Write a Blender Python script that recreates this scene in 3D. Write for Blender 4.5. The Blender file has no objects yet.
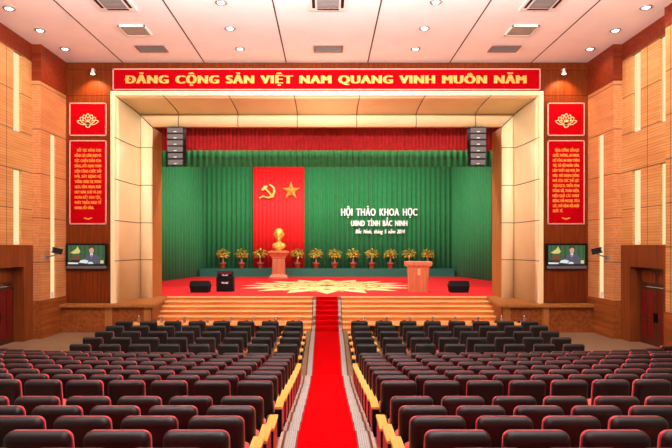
import bpy, bmesh, math, random
from mathutils import Vector, Matrix
random.seed(7)
S = bpy.context.scene
C = S.collection
H = 3.77            # camera height; X right, Y depth into the hall, Z up
F = 540.0
PI = math.pi

# ------------------------------------------------------------------ materials
def lin(c):
    out = []
    for v in c:
        v = v / 255.0
        out.append(v / 12.92 if v <= 0.04045 else ((v + 0.055) / 1.055) ** 2.4)
    return (out[0], out[1], out[2], 1.0)

class N:
    def __init__(s, name):
        s.m = bpy.data.materials.new(name); s.m.use_nodes = True
        s.nt = s.m.node_tree; s.b = s.nt.nodes['Principled BSDF']
    def n(s, t, **k):
        x = s.nt.nodes.new(t)
        for a, v in k.items():
            setattr(x, a, v)
        return x
    def l(s, a, b): s.nt.links.new(a, b)
    def math(s, op, a, b=None):
        x = s.n('ShaderNodeMath', operation=op)
        for i, v in enumerate((a, b)):
            if v is None: continue
            if isinstance(v, (int, float)): x.inputs[i].default_value = v
            else: s.l(v, x.inputs[i])
        return x.outputs[0]
    def mix(s, fac, a, b):
        x = s.n('ShaderNodeMix', data_type='RGBA')
        if isinstance(fac, (int, float)): x.inputs[0].default_value = fac
        else: s.l(fac, x.inputs[0])
        for i, v in ((6, a), (7, b)):
            if isinstance(v, tuple): x.inputs[i].default_value = v
            else: s.l(v, x.inputs[i])
        return x.outputs[2]
    def coord(s, which='Object'):
        return s.n('ShaderNodeTexCoord').outputs[which]
    def noise(s, vec, scale, stretch=(1, 1, 1), detail=3):
        mp = s.n('ShaderNodeMapping'); mp.inputs['Scale'].default_value = stretch
        s.l(vec, mp.inputs['Vector'])
        x = s.n('ShaderNodeTexNoise'); x.inputs['Scale'].default_value = scale; x.inputs['Detail'].default_value = detail
        s.l(mp.outputs[0], x.inputs['Vector'])
        return x.outputs['Fac']
    def ramp(s, fac, lo, hi):
        x = s.n('ShaderNodeMapRange'); x.inputs['From Min'].default_value = lo; x.inputs['From Max'].default_value = hi
        s.l(fac, x.inputs['Value']); return x.outputs['Result']
    def bump(s, hgt, strength=0.3, dist=0.02):
        x = s.n('ShaderNodeBump'); x.inputs['Strength'].default_value = strength; x.inputs['Distance'].default_value = dist
        s.l(hgt, x.inputs['Height']); s.l(x.outputs[0], s.b.inputs['Normal'])
    def col(s, c):
        if isinstance(c, tuple): s.b.inputs['Base Color'].default_value = c
        else: s.l(c, s.b.inputs['Base Color'])
    def done(s, rough=0.5, spec=0.5, metal=0.0, sheen=0.0):
        s.b.inputs['Roughness'].default_value = rough
        s.b.inputs['Specular IOR Level'].default_value = spec
        s.b.inputs['Metallic'].default_value = metal
        s.b.inputs['Sheen Weight'].default_value = sheen
        return s.m

def plain(name, c, rough=0.5, var=0.12, scale=6, spec=0.5, metal=0.0, sheen=0.0, bump=0.0):
    k = N(name); v = k.noise(k.coord(), scale)
    c = lin(c); dk = tuple(x * (1 - var) for x in c[:3]) + (1,); lt = tuple(min(1, x * (1 + var)) for x in c[:3]) + (1,)
    k.col(k.mix(k.ramp(v, .3, .7), dk, lt))
    if bump: k.bump(v, bump, .01)
    return k.done(rough, spec, metal, sheen)

def wood(name, c1, c2, axis='z', scale=2.2, rough=0.35, rib=None, seam=None, vseam=None, spec=0.5):
    """two toned grain running along axis; rib = groove period in z; seam = (period, offset) joints in z"""
    k = N(name); co = k.coord()
    st = {'z': (6, 6, .35), 'x': (.35, 6, 6), 'y': (6, .35, 6)}[axis]
    v = k.noise(co, scale, st, 5)
    v2 = k.noise(co, .5, (1, 1, 1), 2)
    f = k.ramp(k.math('ADD', k.math('MULTIPLY', v, .7), k.math('MULTIPLY', v2, .3)), .36, .64)
    colr = k.mix(f, lin(c1), lin(c2))
    sp = k.n('ShaderNodeSeparateXYZ'); k.l(co, sp.inputs[0])
    if rib:
        m = k.math('FRACT', k.math('DIVIDE', sp.outputs[2], rib))
        g = k.math('LESS_THAN', m, .3)
        colr = k.mix(k.math('MULTIPLY', g, .35), colr, lin(tuple(int(x * .62) for x in c1)))
        k.bump(k.math('SUBTRACT', 1.0, g), .5, .01)
    if seam:
        m = k.math('FRACT', k.math('DIVIDE', k.math('ADD', sp.outputs[2], 20 * seam[0] - seam[1]), seam[0]))
        g = k.math('LESS_THAN', m, .04 / seam[0])
        colr = k.mix(k.math('MULTIPLY', g, .75), colr, lin((60, 28, 12)))
    if vseam:
        m = k.math('FRACT', k.math('DIVIDE', k.math('ADD', sp.outputs[vseam[2]], 20 * vseam[0] - vseam[1]), vseam[0]))
        g = k.math('LESS_THAN', m, .04 / vseam[0])
        colr = k.mix(k.math('MULTIPLY', g, .75), colr, lin((60, 28, 12)))
    k.col(colr)
    return k.done(rough, spec)

def emis(name, c, s=1.0):
    k = N(name); k.col((0.02, 0.02, 0.02, 1)); k.b.inputs['Emission Color'].default_value = lin(c); k.b.inputs['Emission Strength'].default_value = s
    return k.done(.5)

M = {}
M['ceil'] = plain('ceiling_plaster', (246, 238, 236), .7, .03, 1)
M['seam'] = plain('ceiling_seam_dark', (70, 45, 40), .8)
M['wood_front'] = wood('dark_wood_front_wall', (92, 34, 8), (122, 52, 14), 'z', 2.0, .5, spec=.1, seam=(4.6, 10.48 - 4.6))
M['wood_band'] = wood('red_brown_wood_band', (100, 30, 10), (134, 48, 18), 'x', 1.2, .45, spec=.25)
M['wood_dado'] = wood('dado_wood', (118, 54, 18), (156, 84, 36), 'y', 1.3, .5, spec=.25)
M['wood_door'] = wood('door_surround_wood', (100, 42, 14), (134, 64, 24), 'z', 1.4, .5, spec=.25)
M['wood_leaf'] = wood('door_leaf_wood', (62, 26, 12), (84, 38, 18), 'z', 2, .35)
M['wood_light'] = wood('light_ribbed_wood', (190, 124, 68), (212, 152, 92), 'y', 1.6, .45, rib=.105, seam=(1.5, .75), vseam=(1.9, 1.12, 1))
M['wood_pier'] = wood('pier_ribbed_wood', (196, 122, 72), (216, 146, 92), 'y', 1.6, .45, rib=.105, seam=(1.8, 1.33))
M['wood_step'] = wood('step_wood', (190, 92, 34), (216, 124, 56), 'x', 1.2, .3)
M['wood_nose'] = wood('step_nosing_wood', (246, 196, 124), (252, 212, 150), 'x', 1.2, .3)
M['wood_table'] = wood('table_wood', (232, 150, 74), (246, 178, 98), 'x', 1.5, .28)
M['wood_cap'] = wood('armrest_wood', (238, 164, 72), (250, 190, 100), 'y', 2.5, .3)
M['wood_lectern'] = wood('lectern_wood', (190, 104, 70), (214, 134, 92), 'z', 1.6, .35)
M['wood_ped'] = wood('pedestal_wood', (178, 84, 48), (206, 112, 70), 'z', 1.6, .35)
M['wood_ret'] = wood('frame_return_wood', (150, 88, 36), (176, 110, 52), 'z', 1.6, .4)
M['cream'] = plain('cream_panel', (246, 220, 172), .45, .04, .8)
M['gap'] = plain('panel_joint', (84, 52, 30), .8)
M['red_sign'] = plain('red_sign', (168, 0, 12), .7, .05, 2, spec=.03)
M['white_trim'] = plain('pale_pink_trim', (220, 156, 138), .4, .03)
M['gold'] = plain('gold_letter', (228, 172, 76), .4, .05)
M['gold_pale'] = plain('pale_gold_line', (252, 206, 150), .4, .04)
M['amber'] = plain('amber_letter', (246, 150, 54), .5, .05)
M['gold_metal'] = plain('gold_metal', (226, 176, 78), .28, .15, 5, metal=.3)
M['white_letter'] = plain('white_letter', (250, 250, 248), .4, .02)
M['green'] = plain('green_curtain', (26, 124, 64), .75, .10, 3, sheen=.2)
M['teal'] = plain('teal_riser', (18, 92, 76), .6, .06, 1)
M['red_val'] = plain('dark_red_velvet', (176, 4, 12), .8, .15, 3, sheen=.2)
M['red_cloth'] = plain('red_cloth', (228, 10, 14), .7, .06, 2)
M['carpet'] = plain('red_carpet', (176, 0, 4), .95, .07, 40, spec=.02)
M['stage_red'] = plain('stage_red_carpet', (226, 30, 34), .8, .05, 8, spec=.2)
M['med_cream'] = plain('medallion_cream', (236, 208, 140), .7, .04, 3)
M['med_gold'] = plain('medallion_gold', (222, 140, 52), .7, .06, 3)
M['floor'] = plain('floor_beige', (128, 98, 72), .6, .06, 2)
M['aisle'] = plain('aisle_stone', (168, 140, 120), .7, .10, 9)
M['maroon'] = plain('maroon_line', (96, 22, 20), .8)
M['black'] = plain('black_plastic', (11, 10, 12), .5, .2, spec=.2)
M['blackfab'] = plain('black_fabric', (20, 19, 21), .85, .2, 20, spec=.2)
M['grille'] = plain('speaker_grille', (96, 92, 94), .5, .12, 30)
M['grey'] = plain('grey_metal', (150, 148, 146), .4, .06, metal=.3)
M['silver'] = plain('silver_badge', (226, 224, 216), .3, .05, metal=.4)
M['white'] = plain('white_paint', (232, 226, 222), .5, .03)
M['ventdark'] = plain('vent_brown', (150, 110, 100), .6, .08)
M['acgrey'] = plain('cassette_grille', (128, 122, 118), .6, .08)
M['shell'] = plain('charcoal_seat_shell', (34, 13, 17), .5, .12, 8, spec=.3)
M['shellfront'] = plain('dark_green_black_shell', (26, 27, 26), .5, .12, 8, spec=.3)
M['seatred'] = plain('red_upholstery', (196, 20, 38), .75, .10, 12, sheen=.3)
M['seatwine'] = plain('dusky_wine_upholstery', (134, 50, 56), .75, .10, 12, sheen=.3)
M['panelred'] = plain('red_panel_fabric', (190, 24, 44), .75, .08, 6)
M['glassred'] = plain('red_door_panel', (100, 12, 14), .35, .15, 2)
M['terracotta'] = plain('terracotta', (176, 62, 34), .6, .08)
M['trunk'] = plain('pale_trunk', (176, 128, 116), .7, .15, 10)
M['leafg'] = plain('leaf_green', (92, 136, 40), .55, .2, 4)
M['leafy'] = plain('leaf_yellow', (236, 206, 70), .55, .15, 4)
M['leafr'] = plain('leaf_orange', (214, 120, 40), .55, .2, 4)
M['bottle'] = plain('clear_plastic_bottle', (190, 192, 196), .2, .05)
M['bottle'].node_tree.nodes['Principled BSDF'].inputs['Transmission Weight'].default_value = .75
M['cup'] = plain('dark_cup', (46, 14, 12), .4)
M['strip'] = emis('warm_light_strip', (255, 226, 168), 1.0)
M['lamp'] = emis('lamp_glow', (255, 246, 230), 6.0)
k = N('greek_key_border'); br = k.n('ShaderNodeTexBrick'); mp = k.n('ShaderNodeMapping'); k.l(k.coord(), mp.inputs['Vector'])
br.inputs['Scale'].default_value = 8; br.inputs['Color1'].default_value = lin((188, 186, 178)); br.inputs['Color2'].default_value = lin((176, 174, 166))
br.inputs['Mortar'].default_value = lin((116, 100, 92)); br.inputs['Mortar Size'].default_value = .05
k.l(mp.outputs[0], br.inputs['Vector']); k.col(br.outputs['Color']); M['key'] = k.done(.8)
TVC = {}
for nm, c in dict(bg=(28, 92, 48), bg2=(18, 64, 34), suit=(70, 78, 98), skin=(214, 160, 128), hair=(26, 22, 22), paper=(226, 232, 238),
                  tie=(176, 40, 44), flower=(214, 206, 110), wood=(110, 60, 34), dark=(30, 30, 28), box=(222, 206, 140)).items():
    TVC[nm] = emis('screen_' + nm, c, .95)

# ------------------------------------------------------------------ mesh builder
class MB:
    def __init__(s): s.v = []; s.f = []; s.mi = []; s.sm = []
    def add(s, vs, fs, mi=0, smooth=False, M4=None):
        o = len(s.v)
        s.v += [tuple(M4 @ Vector(p)) if M4 else tuple(p) for p in vs]
        s.f += [tuple(i + o for i in f) for f in fs]; s.mi += [mi] * len(fs); s.sm += [smooth] * len(fs)
        return s
    def box(s, x0, x1, y0, y1, z0, z1, mi=0, M4=None):
        vs = [(x0, y0, z0), (x1, y0, z0), (x1, y1, z0), (x0, y1, z0), (x0, y0, z1), (x1, y0, z1), (x1, y1, z1), (x0, y1, z1)]
        return s.add(vs, [(0, 3, 2, 1), (4, 5, 6, 7), (0, 1, 5, 4), (1, 2, 6, 5), (2, 3, 7, 6), (3, 0, 4, 7)], mi, False, M4)
    def rings(s, rings, mi=0, smooth=True, cap=True, closed=True, M4=None):
        n = len(rings[0]); vs = [p for r in rings for p in r]; fs = []
        for a in range(len(rings) - 1):
            for i in range(n if closed else n - 1):
                j = (i + 1) % n
                fs.append((a * n + i, a * n + j, (a + 1) * n + j, (a + 1) * n + i))
        s.add(vs, fs, mi, smooth, M4)
        if cap and closed:
            o = len(s.v) - len(vs)
            s.f += [tuple(o + i for i in reversed(range(n))), tuple(o + (len(rings) - 1) * n + i for i in range(n))]
            s.mi += [mi, mi]; s.sm += [False, False]
        return s
    def lathe(s, prof, n=16, cx=0, cy=0, mi=0, smooth=True, sx=1, sy=1):
        return s.rings([[(cx + r * sx * math.cos(2 * PI * i / n), cy + r * sy * math.sin(2 * PI * i / n), z) for i in range(n)] for r, z in prof], mi, smooth)
    def tube(s, pts, r, n=8, mi=0):
        pts = [Vector(p) for p in pts]; rg = []
        for i, p in enumerate(pts):
            t = (pts[min(i + 1, len(pts) - 1)] - pts[max(i - 1, 0)]).normalized()
            u = t.cross(Vector((0, 0, 1)) if abs(t.z) < .9 else Vector((1, 0, 0))).normalized(); w = t.cross(u)
            rr = r[i] if isinstance(r, (list, tuple)) else r
            rg.append([tuple(p + u * rr * math.cos(2 * PI * k / n) + w * rr * math.sin(2 * PI * k / n)) for k in range(n)])
        return s.rings(rg, mi)
    def prism(s, poly, y0, y1, mi=0):
        """polygon in (x,z), extruded from y0 (front) to y1"""
        n = len(poly)
        vs = [(x, y0, z) for x, z in poly] + [(x, y1, z) for x, z in poly]
        a = sum(poly[i][0] * poly[(i + 1) % n][1] - poly[(i + 1) % n][0] * poly[i][1] for i in range(n))
        fs = [tuple(range(n)), tuple(reversed(range(n, 2 * n)))] + [(i, i + n, (i + 1) % n + n, (i + 1) % n) for i in range(n)]
        if a < 0: fs = [tuple(reversed(f)) for f in fs]
        return s.add(vs, fs, mi)
    def build(s, name, mats, parent=None, loc=(0, 0, 0)):
        me = bpy.data.meshes.new(name); me.from_pydata(s.v, [], s.f)
        for m in (mats if isinstance(mats, (list, tuple)) else [mats]): me.materials.append(m)
        for p, i, q in zip(me.polygons, s.mi, s.sm): p.material_index = i; p.use_smooth = q
        me.update()
        bm = bmesh.new(); bm.from_mesh(me); bmesh.ops.recalc_face_normals(bm, faces=bm.faces); bm.to_mesh(me); bm.free()
        o = bpy.data.objects.new(name, me); C.objects.link(o); o.location = loc
        if parent: o.parent = parent
        return o

def tag(o, label, cat, group=None):
    o['label'] = label; o['category'] = cat
    if group: o['group'] = group
    return o
def thing(name, label, cat, loc, group=None, rz=0):
    o = bpy.data.objects.new(name, None); C.objects.link(o); o.location = loc; o.rotation_euler.z = rz
    o.empty_display_size = .1
    return tag(o, label, cat, group)
def struct(o, label=None):
    o['kind'] = 'structure'
    if label: o['label'] = label
    return o
def dup(root, loc, label, group=None):
    r = root.copy(); C.objects.link(r); r.location = loc; r['label'] = label
    if group: r['group'] = group
    for ch in list(root.children):
        c = ch.copy(); C.objects.link(c); c.parent = r
        for g in list(ch.children):
            d = g.copy(); C.objects.link(d); d.parent = c
    return r

ORD = ['zeroth', 'first', 'second', 'third', 'fourth', 'fifth', 'sixth', 'seventh', 'eighth', 'ninth', 'tenth', 'eleventh', 'twelfth',
       'thirteenth', 'fourteenth', 'fifteenth', 'sixteenth']
SIDE = {-1: 'left', 1: 'right'}

# text as mesh geometry: list of (verts, faces) laid out in x,z, with x0..x1 width
def text_mesh(body, thick=0.0, shear=0, space=1.0, word=1.0):
    cu = bpy.data.curves.new('tmp', 'FONT'); cu.body = body; cu.size = 1; cu.align_x = 'LEFT'; cu.offset = thick; cu.resolution_u = 3
    cu.shear = shear; cu.space_character = space; cu.space_word = word
    o = bpy.data.objects.new('tmp', cu); C.objects.link(o)
    dg = bpy.context.evaluated_depsgraph_get(); me = bpy.data.meshes.new_from_object(o.evaluated_get(dg))
    vs = [(v.co.x, v.co.y) for v in me.vertices]; fs = [tuple(p.vertices) for p in me.polygons]
    bpy.data.objects.remove(o); bpy.data.curves.remove(cu); bpy.data.meshes.remove(me)
    return vs, fs
CAP = 0.0
_v, _f = text_mesh('H'); CAP = max(y for x, y in _v)
def put_text(parent, mat, body, x0, x1, z0, cap, y, copies=((0, 0),), depth=0.02, shear=0, space=1.0, word=1.0, name='word'):
    """fit a line between x0 and x1 (capital height cap, baseline z0, face at y); every word its own mesh under parent"""
    ext = lambda t: (lambda xs: (min(xs), max(xs)))([p[0] for p in text_mesh(t, 0, shear, space, word)[0]])
    plain_ = body.replace('Đ', 'D'); lo, hi = ext(plain_); span = max(c[0] for c in copies)
    sx = (x1 - x0 - span) / (hi - lo); sz = cap / CAP; pos = 0
    for wd in plain_.split(' '):
        end = pos + len(wd); right = ext(plain_[:end])[1]; wl, wh = ext(wd)
        vs, fs = text_mesh(wd, 0, shear, space, word)
        vs = [(px + right - wh, pz) for px, pz in vs]; left = right - (wh - wl)
        for q in range(pos, end):
            if body[q] == 'Đ':
                rD = ext(plain_[:q + 1])[1]; dl, dh = ext('D'); xl = rD - (dh - dl); o = len(vs)
                vs += [(xl - .06, CAP * .45), (xl + .24, CAP * .45), (xl + .24, CAP * .57), (xl - .06, CAP * .57)]; fs = fs + [(o, o + 1, o + 2, o + 3)]
        m = MB()
        for kk, (dx, dz) in enumerate(copies):
            yy = y - .0006 * kk; n = len(vs)
            edges = {}
            for f in fs:
                for i in range(len(f)):
                    e = (f[i], f[(i + 1) % len(f)]); edges[e] = 1
            rim = [e for e in edges if (e[1], e[0]) not in edges]
            pts = [(x0 + dx + (px - lo) * sx, yy, z0 + dz + pz * sz) for px, pz in vs]
            pts += [(a_, yy + depth, c_) for a_, b_, c_ in pts]
            ff = [tuple(f) for f in fs] + [tuple(reversed([i + n for i in f])) for f in fs] + [(b_, a_, a_ + n, b_ + n) for a_, b_ in rim]
            m.add(pts, ff)
        m.build(name, mat, parent, )
        pos = end + 1

# ------------------------------------------------------------------ floor profile
PROF = [(1.5, 1.95), (3.0, 1.67), (3.75, 1.53), (4.61, 1.36), (5.44, 1.22), (6.28, 1.08), (7.1, .935), (8.38, .84), (9.2, .73), (10.0, .62), (10.8, .52),
        (11.6, .426), (12.4, .34), (13.2, .24), (14.0, .17), (15.9, -.11), (16.6, -.18), (20.2, .05), (24.3, .05)]
def fz(d):
    for (a, za), (b, zb) in zip(PROF, PROF[1:]):
        if d <= b: return za + (zb - za) * (d - a) / (b - a)
    return PROF[-1][1]

# ------------------------------------------------------------------ setting
WX, NX, WD, CZ = 11.6, 11.95, 24.0, 11.97
mb = MB()
ys = [p[0] for p in PROF]
mb.rings([[(-13.2, y, fz(y)), (13.2, y, fz(y)), (13.2, y, fz(y) - .2), (-13.2, y, fz(y) - .2)] for y in ys], smooth=False)
floor = struct(mb.build('floor', M['floor']))

mb = MB(); mb.box(-12.6, 12.6, 1.5, 24.2, CZ, CZ + .15)
ceil = struct(mb.build('ceiling', M['ceil']))
for x in (-9.07, -5.45, -1.81, 1.81, 5.45, 9.07):
    mb = MB(); mb.box(x - .025, x + .025, 1.6, 23.98, CZ - .006, CZ + .01); mb.build('seam', M['seam'], ceil)

def side_wall(s):
    nm = SIDE[s]
    X = lambda a, b: (min(s * a, s * b), max(s * a, s * b))
    w = None
    def bx(parts, name, mat, parent=None):
        m = MB()
        for (a, b, y0, y1, z0, z1) in parts:
            q = X(a, b); m.box(q[0], q[1], y0, y1, z0, z1)
        return m.build(name, mat, parent)
    # ribbed wall field of near bay with niche slots left as holes, by stacking boxes
    niches = [(18.85, 19.40, 8.22, 11.28), (18.85, 19.40, 3.86, 6.75), (20.58, 21.14, 8.22, 11.28), (20.58, 21.14, 3.86, 6.75)]
    cells = []
    ycuts = [18.5, 18.85, 19.40, 20.58, 21.14, 21.86]; zcuts = [3.85, 3.86, 6.75, 8.22, 11.28, 11.3]
    for a, b in zip(ycuts, ycuts[1:]):
        for c, d in zip(zcuts, zcuts[1:]):
            if any(abs(a - n[0]) < .01 and c >= n[2] - .001 and d <= n[3] + .001 for n in niches): continue
            cells.append((NX, NX + .25, a, b, c, d))
    w = struct(bx(cells, 'wall_' + nm, M['wood_light']))
    bx([(NX + .25, NX + .35, 18.4, 24.2, 3.0, CZ)], 'backing', M['wood_door'], w)
    bx([(NX - .02, NX + .3, 18.5, 21.86, 11.3, CZ)], 'top_band', M['wood_band'], w)
    # far pier
    bx([(WX, NX + .3, 21.86, 22.65, 1.6, 10.5), (WX, NX + .3, 23.07, 24.2, 1.6, 10.5), (WX, NX + .3, 22.65, 23.07, 8.53, 10.5), (WX + .14, NX + .3, 22.65, 23.07, 1.6, 8.53)], 'pier_panel', M['wood_pier'], w)
    bx([(WX - .03, NX + .3, 21.84, 24.2, 10.5, CZ)], 'pier_top_band', M['wood_band'], w)
    bx([(WX - .03, NX + .3, 21.84, 24.2, -.1, 1.6)], 'pier_dado', M['wood_dado'], w)
    # near pier
    bx([(WX, NX + .3, 9.0, 18.5, 1.55, 11.3)], 'near_pier_panel', M['wood_light'], w)
    bx([(WX - .03, NX + .3, 9.0, 18.52, 11.3, CZ)], 'near_pier_top_band', M['wood_band'], w)
    bx([(WX - .03, NX + .3, 9.0, 18.52, -.25, 1.55)], 'near_pier_dado', M['wood_dado'], w)
    # door
    dn = 1 if s < 0 else 2
    d = struct(bx([(NX - .06, NX + .6, 21.2, 21.84, -.1, 3.85), (NX - .06, NX + .6, 18.52, 19.1, -.1, 3.85), (NX - .06, NX + .6, 19.1, 21.2, 3.0, 3.85)], 'door_%d' % dn, M['wood_door']))
    tr = bx([(NX + .36, NX + .42, 19.1, 21.2, 2.26, 3.0)], 'transom', M['wood_leaf'], d)
    for a, b in ((19.2, 20.1), (20.2, 21.1)):
        bx([(NX + .345, NX + .37, a + .05, b - .05, 2.42, 2.9)], 'transom_panel', M['wood_door'], tr)
    for a, b in ((19.1, 20.145), (20.155, 21.2)):
        lf = bx([(NX + .34, NX + .42, a, b, -.09, 2.24)], 'door_leaf', M['wood_leaf'], d)
        for j in range(2):
            y0 = a + .12 + j * .43
            bx([(NX + .325, NX + .35, y0, y0 + .34, .28, 1.0), (NX + .325, NX + .35, y0, y0 + .34, 1.1, 2.1)], 'red_panel', M['glassred'], lf)
        hy = b - .06 if a < 20 else a + .06
        bx([(NX + .28, NX + .345, hy - .02, hy + .02, .95, 1.3)], 'door_handle', M['black'], lf)
    # light strips in the niches
    names = {0: 'upper near', 1: 'lower near', 2: 'upper', 3: 'lower'}
    for i, n in enumerate(niches):
        if s < 0 and i < 2: continue
        o = bx([(NX + .10, NX + .2, n[0] + .005, n[1] - .005, n[2] + .005, n[3] - .005)], 'wall_light_strip', M['strip'])
        place = {0: 'upper cream light strip nearest the frame edge on the right ribbed wall', 1: 'lower cream light strip nearest the frame edge, above right door',
                 2: 'tall cream light strip high on the %s ribbed wall near ceiling' % nm, 3: 'cream light strip on %s wall just above the door surround' % nm}[i]
        tag(o, place, 'wall light', 'light strips in the side walls')
        bx([(NX + .05, NX + .101, n[0] + .2, n[0] + .32, n[2] + .03, n[2] + .12)], 'fixture', M['white'], o)
    o = bx([(WX + .05, WX + .14, 22.66, 23.06, 1.61, 8.52)], 'wall_light_strip', M['strip'])
    tag(o, 'long narrow light strip in the %s wall pier behind the security camera' % nm, 'wall light', 'light strips in the side walls')
    bx([(WX + .0, WX + .051, 22.76, 22.92, 1.64, 1.86)], 'fixture', M['white'], o)
for s in (-1, 1): side_wall(s)

# front wall around the proscenium
mb = MB(); mb.box(-12.2, -9.58, WD, WD + .2, 0, CZ); mb.box(9.58, 12.2, WD, WD + .2, 0, CZ); mb.box(-9.58, 9.58, WD, WD + .2, 10.64, CZ)
wf = struct(mb.build('wall_front', M['wood_front']))
mb = MB(); mb.box(-WX, WX, WD - .05, WD, 11.66, 11.70); mb.build('picture_rail', M['wood_band'], wf)
# plinths either side of the steps, with a ledge
for s in (-1, 1):
    mb = MB()
    pts = [(s * 12.0, 23.5), (s * 7.6, 23.5), (s * 8.2, 27.4), (s * 12.0, 27.4)]
    mb.rings([[(x, y, z) for x, y in pts] for z in (0.0, 1.16)], smooth=False)
    o = struct(mb.build('plinth_' + SIDE[s], M['wood_dado']))
    mb = MB(); pts = [(s * 11.6, 23.34), (s * 7.45, 23.34), (s * 8.1, 27.4), (s * 11.6, 27.4)]
    mb.rings([[(x, y, z) for x, y in pts] for z in (1.16, 1.28)], smooth=False)
    mb.build('ledge', M['wood_ret'], o)
    mb = MB()
    for xx in (7.66, 9.35): mb.box(min(s * xx, s * (xx + .3)), max(s * xx, s * (xx + .3)), 23.45, 23.5, .05, 1.16)
    mb.build('pilaster', M['wood_ret'], o)

# stage platform, shell and steps
mb = MB(); mb.box(-13.4, 13.4, 27.4, 50, 0, 1.25); stage = struct(mb.build('stage_platform', M['wood_step']))
mb = MB(); mb.box(-10.72, 10.72, 45.4, 48.5, 1.25, 1.95); struct(mb.build('stage_riser', M['teal']))
mb = MB()
mb.box(-13.6, -13.4, 24.2, 50.2, 0, 12.4); mb.box(13.4, 13.6, 24.2, 50.2, 0, 12.4); mb.box(-13.6, 13.6, 50, 50.2, 0, 12.4)
struct(mb.build('wall_stage', M['gap']))
mb = MB(); mb.box(-13.6, 13.6, 24.2, 50.2, 12.4, 12.6); struct(mb.build('ceiling_stage', M['gap']))
def hw(d): return 7.6 + (d - 23.5) / 3.9 * .6 - .005
st_r, st_n = MB(), MB()
ns = 7; rise = (1.25 - .05) / ns; tread = .6
for i in range(ns):
    y0 = 27.4 - tread * (ns - 1 - i) - .0; z1 = .05 + rise * (i + 1)
    if i == ns - 1: break
    y1 = 27.4
    st_r.rings([[(-hw(y0), y0, z), (hw(y0), y0, z), (hw(y1), y1, z), (-hw(y1), y1, z)] for z in (z1 - rise, z1)], smooth=False)
    st_n.box(-hw(y0), hw(y0), y0 - .025, y0 + .17, z1 - .05, z1 + .006)
st_n.box(-hw(27.4), hw(27.4), 27.375, 27.5, 1.2, 1.256)
steps = struct(st_r.build('stage_steps', M['wood_step']))
st_n.build('nosing', M['wood_nose'], steps)

# stage carpet with medallion
mb = MB()
mb.box(-13.3, 13.3, 27.52, 45.4, 1.25, 1.262)
def flat(poly, z, mi): mb.add([(x, y, z) for x, y in poly], [tuple(range(len(poly)))], mi)
cx, cy = 0, 35.2
def pol(r, a): return (cx + r * math.sin(a) * .93, cy + r * math.cos(a) * 1.03)
z = 1.2635
n = 16
flat([pol(6.1 if i % 2 == 0 else 4.1, PI * i / n) for i in range(2 * n)], z, 1)
for i in range(n):
    a = 2 * PI * (i + .5) / n
    flat([pol(3.9, a - .09), pol(5.0, a), pol(3.9, a + .09)], z + .001, 2)
def ring(r0, r1, zz, mi, m=48):
    for i in range(m):
        a, b = 2 * PI * i / m, 2 * PI * (i + 1) / m
        flat([pol(r0, a), pol(r1, a), pol(r1, b), pol(r0, b)], zz, mi)
ring(3.5, 3.8, z + .002, 2); ring(2.7, 2.9, z + .002, 2); ring(1.2, 1.4, z + .003, 2)
for i in range(12):
    a = 2 * PI * i / 12
    flat([pol(2.9, a), pol(3.2, a + .09), pol(3.5, a), pol(3.2, a - .09)], z + .003, 0)
    flat([pol(1.4, a), pol(2.1, a + .13), pol(2.7, a), pol(2.1, a - .13)], z + .003, 2)
    flat([pol(1.7, a), pol(2.1, a + .08), pol(2.5, a), pol(2.1, a - .08)], z + .004, 1)
flat([pol(.8 if i % 2 == 0 else .4, PI * i / 8) for i in range(16)], z + .003, 0)
o = mb.build('stage_carpet', [M['stage_red'], M['med_cream'], M['med_gold']])
tag(o, 'red stage carpet with large cream star medallion in the middle', 'carpet')

# proscenium frame: profile (inset from outer edge, depth) swept left column - top - right column
OX, OZ = 9.57, 10.66
def prof_pts(p0, p1, k=8):
    pass
lip = [(0.0, 24.0), (0.0, 23.9), (.17, 23.9), (.19, 24.05)]
cove = [(.19 + .23 * (1 - math.cos(t)), 24.05 + 2.4 * math.sin(t)) for t in [PI / 2 * i / 10 for i in range(11)]]
inner = [(.44, 26.5), (.46, 26.42)] + [(.46 + .54 * i / 6, 26.40 - .07 * math.sin(PI * i / 6)) for i in range(7)] + [(1.0, 26.5)]
ret = [(1.0, 26.5), (1.0, 28.0)]
def sweep(name, prof, mat, parent, thick=.0, cuts_col=(), smooth=True, split=True):
    objs = []
    for side in ('left', 'right', 'top'):
        m = MB()
        if side == 'top':
            prof = [(s_, min(d_, 26.7)) for s_, d_ in prof]
            r = [[(-(OX - s_), d_, OZ - s_) for s_, d_ in prof], [((OX - s_), d_, OZ - s_) for s_, d_ in prof]]
        else:
            g = -1 if side == 'left' else 1
            r = [[(g * (OX - s_), d_, 1.28) for s_, d_ in prof], [(g * (OX - s_), d_, OZ - s_) for s_, d_ in prof]]
        m.rings(r, smooth=smooth, cap=False, closed=False)
        o = m.build(name, mat, parent)
        mod = o.modifiers.new('thick', 'SOLIDIFY'); mod.thickness = .02; mod.offset = -1 if False else 0
        objs.append(o)
    return objs
arch = bpy.data.objects.new('proscenium_arch', None); C.objects.link(arch); arch.location = (0, 0, 0); struct(arch, 'cream panelled frame around the stage opening')
sweep('lip_moulding', lip, M['cream'], arch, smooth=False)
sweep('cove_panel', cove, M['cream'], arch)
sweep('inner_panel', inner, M['cream'], arch)
sweep('return_panel', ret, M['wood_ret'], arch, smooth=False)
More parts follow.
